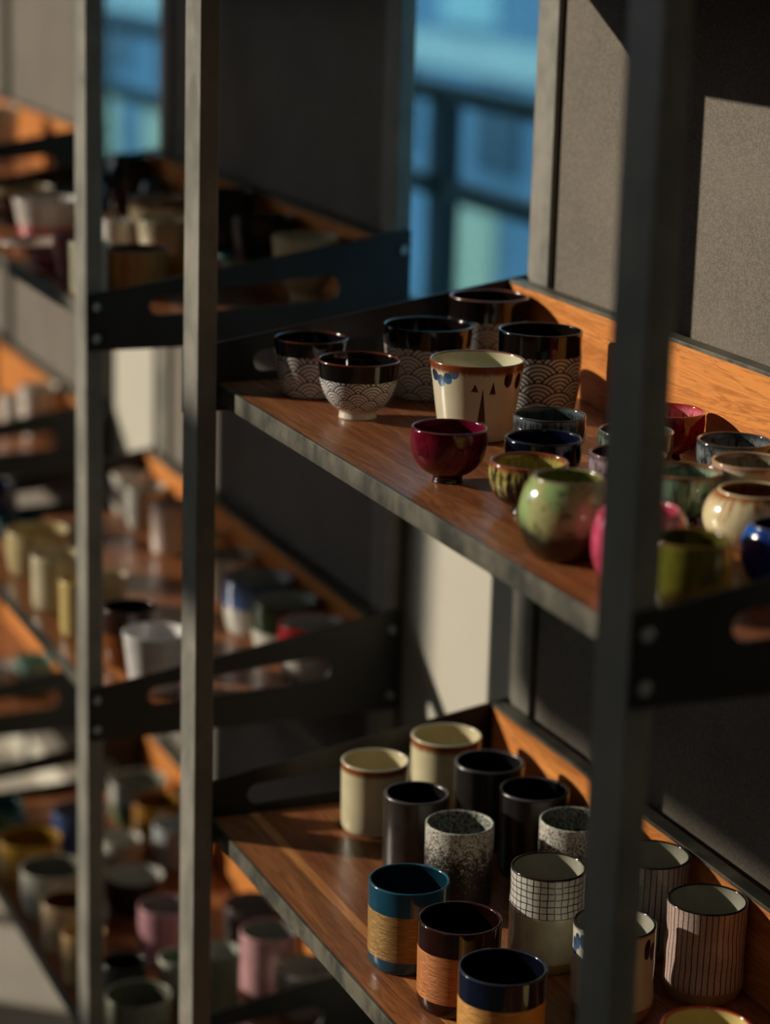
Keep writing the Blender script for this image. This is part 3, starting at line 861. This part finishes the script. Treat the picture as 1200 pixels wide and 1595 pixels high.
for key, lab in (('f', 'black tumbler with white speckled upper half, in front of the plain black one'),
                 ('g', 'white-speckled black tumbler half hidden by the near post')):
    h_ = POS[key][3]
    vessel(key, 'tumbler', lab, 'tumbler', 'tumbler', [('body', 0, 1, speckle(h_, srgb(24, 22, 22), srgb(196, 192, 180)))],
           speckle(h_, srgb(26, 32, 32), srgb(176, 178, 168), True), speckle(h_, srgb(120, 120, 112), srgb(210, 206, 196), True), 'speckled tumblers')
TEALG = glaze(srgb(26, 70, 92), 0.16, 0.1)
BRNG = glaze(srgb(38, 14, 10), 0.08, 0.2)
NAVG = glaze(srgb(14, 20, 40), 0.07, 0.2)
GOLD = srgb(196, 142, 66)
for key, lab, gl, inn, rimc, gold in (
        ('h', 'teal tumbler with brushed gold band, leftmost of the gold-banded ones', TEALG, glaze(srgb(12, 40, 54), 0.12), glaze(srgb(40, 92, 110), 0.12), (srgb(176, 134, 68), srgb(120, 88, 42))),
        ('i', 'dark brown glossy tumbler with copper-gold band, middle of the gold-banded ones', BRNG, glaze(srgb(20, 6, 5), 0.06), glaze(srgb(60, 26, 18), 0.08), (srgb(198, 126, 66), srgb(150, 86, 40))),
        ('j', 'navy glossy tumbler with bright gold band, nearest at the bottom edge', NAVG, glaze(srgb(10, 12, 24), 0.06), glaze(srgb(50, 52, 66), 0.08), (srgb(214, 158, 78), srgb(166, 112, 48)))):
    vessel(key, 'tumbler', lab, 'tumbler', 'tumbler',
           [('foot', 0, 0.17, gl), ('gold_band', 0.17, 0.72, brushed(*gold)), ('glaze_band', 0.72, 1, gl)], inn, rimc, 'gold-banded tumblers', seg=72)
PALE = srgb(190, 186, 168)
CLAY = glaze(srgb(140, 112, 74), 0.4)
vessel('k', 'tumbler', 'pale tumbler with black grid pattern round the top, left of the near post', 'tumbler', 'waisted',
       [('foot', 0, 0.13, CLAY), ('body', 0.13, 0.60, glaze(srgb(178, 172, 146), 0.14)), ('grid_band', 0.60, 1, checks(0.0322, 0.088, srgb(196, 192, 184), srgb(22, 20, 20)))],
       glaze(srgb(158, 155, 140), 0.14, 0.04), glaze(srgb(40, 34, 28), 0.1), 'waisted tumblers', wobble=0.010)
vessel('l', 'tumbler', 'grey tumbler with black vertical pinstripes behind the near post', 'tumbler', 'waisted',
       [('foot', 0, 0.13, CLAY), ('body', 0.13, 1, pinstripe(0.0335, 0.088, srgb(140, 138, 132), srgb(20, 18, 18)))],
       glaze(srgb(158, 155, 140), 0.14, 0.04), glaze(srgb(44, 40, 34), 0.1), 'waisted tumblers', wobble=0.010)
vessel('m', 'tumbler', 'dusty pink tumbler with brown vertical pinstripes, rightmost on the lower shelf', 'tumbler', 'waisted',
       [('foot', 0, 0.15, CLAY), ('body', 0.15, 1, pinstripe(0.0334, 0.0838, srgb(186, 162, 152), srgb(48, 34, 32), 0.0050))],
       glaze(srgb(158, 155, 140), 0.14, 0.04), glaze(srgb(30, 26, 24), 0.1), 'waisted tumblers', wobble=0.016)
hn = POS['n'][3]
FB = srgb(72, 92, 128)
vessel('n', 'tumbler', 'pale tumbler with painted blue flowers, mostly hidden by the near post', 'tumbler', 'waisted',
       [('foot', 0, 0.17, CLAY), ('body', 0.17, 1, cream_rimmed(hn, srgb(196, 196, 182), srgb(150, 140, 120), 0.03,
        ((-1.05, hn - 0.012, 0.12, 0.007, FB), (-1.22, hn - 0.018, 0.14, 0.008, FB), (-0.85, hn - 0.010, 0.10, 0.006, FB), (0.95, hn - 0.014, 0.12, 0.009, srgb(52, 50, 56)), (1.2, hn - 0.018, 0.13, 0.008, srgb(52, 50, 56)))))],
       glaze(srgb(158, 155, 140), 0.14, 0.04), glaze(srgb(36, 36, 40), 0.1), 'waisted tumblers', wobble=0.014)
vessel('o', 'tumbler', 'cream tumbler with thin red rim cut off by the bottom right corner', 'tumbler', 'tumbler',
       [('body', 0, 1, glaze(srgb(206, 188, 130), 0.16))], glaze(srgb(206, 186, 120), 0.12, 0.06), glaze(srgb(150, 50, 38), 0.12))

# ------------------------------------------------------------------ blurred cups on the middle unit
WHT = srgb(204, 200, 190); OFF = srgb(206, 194, 162); GRY = srgb(160, 158, 148)


def far(key, name, label, cat, shape, body, lin=None, top=None, foot=None, group=None, split=0.55, **kw):
    bands = []
    lo = 0.0
    if foot: bands.append(('foot', 0, 0.16, glaze(foot, 0.25))); lo = 0.16
    if top:
        bands += [('body', lo, split, body if not isinstance(body, tuple) else glaze(body, 0.22)), ('glaze_band', split, 1, glaze(top, 0.2))]
    else:
        bands.append(('body', lo, 1, body if not isinstance(body, tuple) else glaze(body, 0.22)))
    return vessel(key, name, label, cat, shape, bands, glaze(lin or (body if isinstance(body, tuple) else GRY), 0.18), None, group, seg=40, **kw)


G1 = 'blurred crockery on the upper shelf of the middle unit'
far('beige', 'serving_bowl', 'blurred beige bowl behind the slotted side panel, rightmost on its shelf', 'bowl', 'flared_bowl', srgb(200, 186, 150), group=G1)
far('darkb', 'serving_bowl', 'blurred black bowl left of the beige bowl', 'bowl', 'flared_bowl', srgb(28, 28, 30), group=G1)
far('darkg', 'serving_bowl', 'blurred dark grey bowl with glinting rim against the middle unit back board', 'bowl', 'flared_bowl', srgb(44, 46, 44), group=G1)
far('wsm', 'cup', 'small blurred white cup just right of the second post', 'cup', 'mug', WHT, group=G1)
far('tealplate', 'plate', 'blurred teal dish lying low behind the slotted side panel', 'dish', 'plate', srgb(20, 96, 104), group=G1)
far('cbmug', 'mug', 'large blurred cream mug with brown rim, middle of the upper far shelf', 'mug', 'mug', srgb(206, 186, 150), top=srgb(110, 74, 46), split=0.84, group=G1)
far('cmug', 'mug', 'blurred cream mug just in front of the large brown-rimmed one', 'mug', 'mug', OFF, group=G1)
far('ribbed', 'cup', 'blurred tan cup with vertical ribs beside the leftmost post', 'cup', 'tumbler', srgb(176, 128, 70), lin=srgb(60, 38, 22), group=G1, ribs=16)
far('amber', 'cup', 'small blurred amber dish beside the ribbed tan cup', 'dish', 'mug', srgb(196, 128, 48), group=G1)
far('jar', 'jar', 'blurred black jar with shiny rim by the blue window', 'jar', 'soft_globe', srgb(16, 16, 18), group=G1)
far('jar2', 'jar', 'small blurred dark jar in front of the orange-lit back board', 'jar', 'soft_globe', srgb(30, 28, 28), group=G1)
far('tan', 'serving_bowl', 'blurred dark bowl with tan rim at the left edge of the upper far shelf', 'bowl', 'flared_bowl', srgb(66, 50, 36), lin=srgb(150, 132, 100), top=srgb(160, 140, 104), split=0.86, group=G1)
far('ppink', 'serving_bowl', 'blurred flared white and pink bowl near the left edge', 'bowl', 'cone', srgb(206, 120, 124), top=srgb(206, 196, 188), lin=srgb(200, 192, 184), split=0.42, group=G1)
far('rose', 'cup', 'small blurred rose pink cup beside the leftmost post', 'cup', 'mug', srgb(178, 112, 108), group=G1)
far('saucer', 'plate', 'blurred pale pink saucer at the left edge near the shelf front', 'saucer', 'plate', srgb(206, 184, 172), group=G1)
far('pplate', 'plate', 'small blurred rose pink plate at the shelf front', 'plate', 'plate', srgb(190, 112, 112), group=G1)
far('ivory', 'cup', 'tall blurred ivory cup half hidden by the leftmost post', 'cup', 'tumbler', srgb(206, 198, 170), group=G1)
far('wh18', 'cup', 'tiny blurred white cup right of the leftmost post', 'cup', 'mug', WHT, group=G1)
G2 = 'blurred cups on the middle shelf of the middle unit'
far('w', 'cup', 'blurred white cup at the far end of the back row', 'cup', 'round_mug', WHT, group=G2)
far('gw', 'cup', 'blurred grey-white cup, second in the back row', 'cup', 'round_mug', srgb(178, 176, 168), group=G2)
far('pw', 'cup', 'tall blurred pinkish white cup, third in the back row', 'cup', 'tumbler', srgb(206, 188, 178), group=G2)
far('yb', 'cup', 'small blurred yellow-beige cup against the back board', 'cup', 'mug', srgb(196, 172, 116), group=G2)
far('cr', 'cup', 'blurred cream cup right of the second post in the back row', 'cup', 'round_mug', srgb(190, 178, 154), group=G2)
far('blw', 'cup', 'blurred white cup with blue upper band in the back row', 'cup', 'round_mug', WHT, top=srgb(88, 116, 170), lin=srgb(190, 190, 184), split=0.55, group=G2)
far('grw', 'cup', 'blurred white cup with dark green upper band in the back row', 'cup', 'round_mug', WHT, top=srgb(44, 66, 36), lin=srgb(180, 184, 172), split=0.5, group=G2)
far('rdw', 'cup', 'blurred white cup with red upper band, nearest in the back row', 'cup', 'round_mug', WHT, top=srgb(196, 26, 40), lin=srgb(196, 190, 184), split=0.5, group=G2)
far('f1', 'mug', 'wide blurred beige mug, leftmost in the front row', 'mug', 'round_mug', srgb(196, 178, 132), group=G2)
far('f2', 'mug', 'blurred pale beige mug, second in the front row', 'mug', 'tumbler', srgb(200, 188, 156), group=G2)
far('f3', 'mug', 'narrow blurred straw yellow mug beside the leftmost post', 'mug', 'tumbler', srgb(206, 180, 116), group=G2)
far('f4', 'cup', 'small blurred cream cup in the middle of the shelf', 'cup', 'mug', srgb(206, 194, 160), group=G2)
far('f5', 'cup', 'blurred dark brown cup behind the big white cup', 'cup', 'round_mug', srgb(112, 62, 26), top=srgb(50, 26, 18), lin=srgb(24, 12, 8), split=0.6, group=G2)
far('f6', 'cup', 'large blurred white cup at the front between the two left posts', 'cup', 'cone', srgb(210, 206, 204), group=G2)
far('navyjar', 'jar', 'blurred cobalt jar at the left edge of the middle shelf', 'jar', 'soft_globe', srgb(20, 32, 84), group=G2)
far('tealb', 'serving_bowl', 'low blurred dark teal bowl at the left edge, before the cobalt jar', 'bowl', 'mug', srgb(18, 66, 78), group=G2)
G3 = 'blurred mugs on the lowest shelf of the middle unit'
far('s1', 'mug', 'blurred grey-green mug just right of the second post at the bottom', 'mug', 'tumbler', srgb(120, 124, 108), lin=srgb(170, 170, 160), group=G3)
far('pk2', 'mug', 'blurred pale pink mug under the lower near shelf', 'mug', 'tumbler', srgb(196, 150, 152), lin=srgb(150, 148, 142), group=G3)
far('dw', 'mug', 'blurred dark mug with grey inside behind the pale pink mug', 'mug', 'round_mug', srgb(66, 60, 58), lin=srgb(128, 124, 118), group=G3)
far('w2', 'mug', 'blurred grey-white mug nearest the side panel at the bottom', 'mug', 'round_mug', srgb(168, 166, 158), group=G3)
far('gr', 'mug', 'blurred green and white mug left of the second post at the bottom', 'mug', 'tumbler', srgb(120, 132, 110), top=srgb(176, 178, 168), group=G3)
far('pk', 'mug', 'blurred mauve pink mug between the two left posts', 'mug', 'tumbler', srgb(180, 132, 140), lin=srgb(150, 140, 138), group=G3)
far('wbk', 'serving_bowl', 'blurred black bowl with white inside between the two left posts', 'bowl', 'round_mug', srgb(26, 24, 24), lin=srgb(176, 174, 166), group=G3)
far('w3', 'cup', 'blurred white cup just right of the leftmost post, lowest shelf', 'cup', 'round_mug', srgb(190, 186, 176), group=G3)
far('grw3', 'mug', 'blurred white mug with green base at the far end, lowest shelf', 'mug', 'round_mug', srgb(92, 112, 78), top=srgb(176, 176, 164), lin=srgb(140, 142, 130), group=G3)
far('must', 'mug', 'blurred mustard brown mug against the back board, lowest shelf', 'mug', 'round_mug', srgb(150, 106, 36), group=G3)
far('wbl', 'mug', 'blurred bluish white mug left of the second post, lowest shelf', 'mug', 'round_mug', srgb(168, 172, 172), group=G3)
far('bl', 'mug', 'blurred slate blue mug half behind the leftmost post', 'mug', 'round_mug', srgb(66, 84, 128), lin=srgb(120, 120, 124), group=G3)
far('yel', 'serving_bowl', 'blurred golden yellow bowl at the left edge of the lowest shelf', 'bowl', 'round_mug', srgb(196, 148, 54), lin=srgb(140, 104, 36), group=G3)
far('teal3', 'jar', 'small blurred teal jar at the left edge of the lowest shelf', 'jar', 'soft_globe', srgb(24, 92, 92), group=G3)
far('gw3', 'mug', 'wide blurred grey-white mug, leftmost in the lowest front row', 'mug', 'round_mug', srgb(186, 182, 168), lin=srgb(120, 118, 108), group=G3)
far('brw', 'mug', 'blurred white mug with brown inside, second in the lowest front row', 'mug', 'tumbler', srgb(190, 164, 132), lin=srgb(104, 60, 28), group=G3)
far('bei', 'mug', 'narrow blurred tan mug beside the leftmost post, lowest shelf', 'mug', 'tumbler', srgb(190, 156, 108), group=G3)
far('dkb', 'cup', 'blurred black cup right of the leftmost post near the bottom', 'cup', 'round_mug', srgb(30, 30, 30), lin=srgb(16, 16, 16), group=G3)
far('ggn', 'mug', 'blurred sage grey mug cut off by the bottom edge', 'mug', 'tumbler', srgb(128, 130, 112), lin=srgb(96, 98, 86), group=G3)
G4 = 'blurred crockery on the farthest unit'
far('Cw', 'cup', 'blurred white cup at the top left edge on the farthest unit', 'cup', 'mug', WHT, group=G4)
far('Cw2', 'cup', 'blurred white cup at the left edge, middle shelf of the farthest unit', 'cup', 'mug', WHT, group=G4)
far('Cw3', 'cup', 'taller blurred white cup beside the leftmost post on the farthest unit', 'cup', 'mug', srgb(210, 200, 186), group=G4)
far('Ct', 'serving_bowl', 'blurred pale aqua bowl low at the left on the farthest unit', 'bowl', 'round_mug', srgb(130, 170, 158), group=G4)
far('Cw4', 'cup', 'blurred pale grey cup beside the aqua bowl at the left edge', 'cup', 'mug', srgb(186, 184, 184), group=G4)
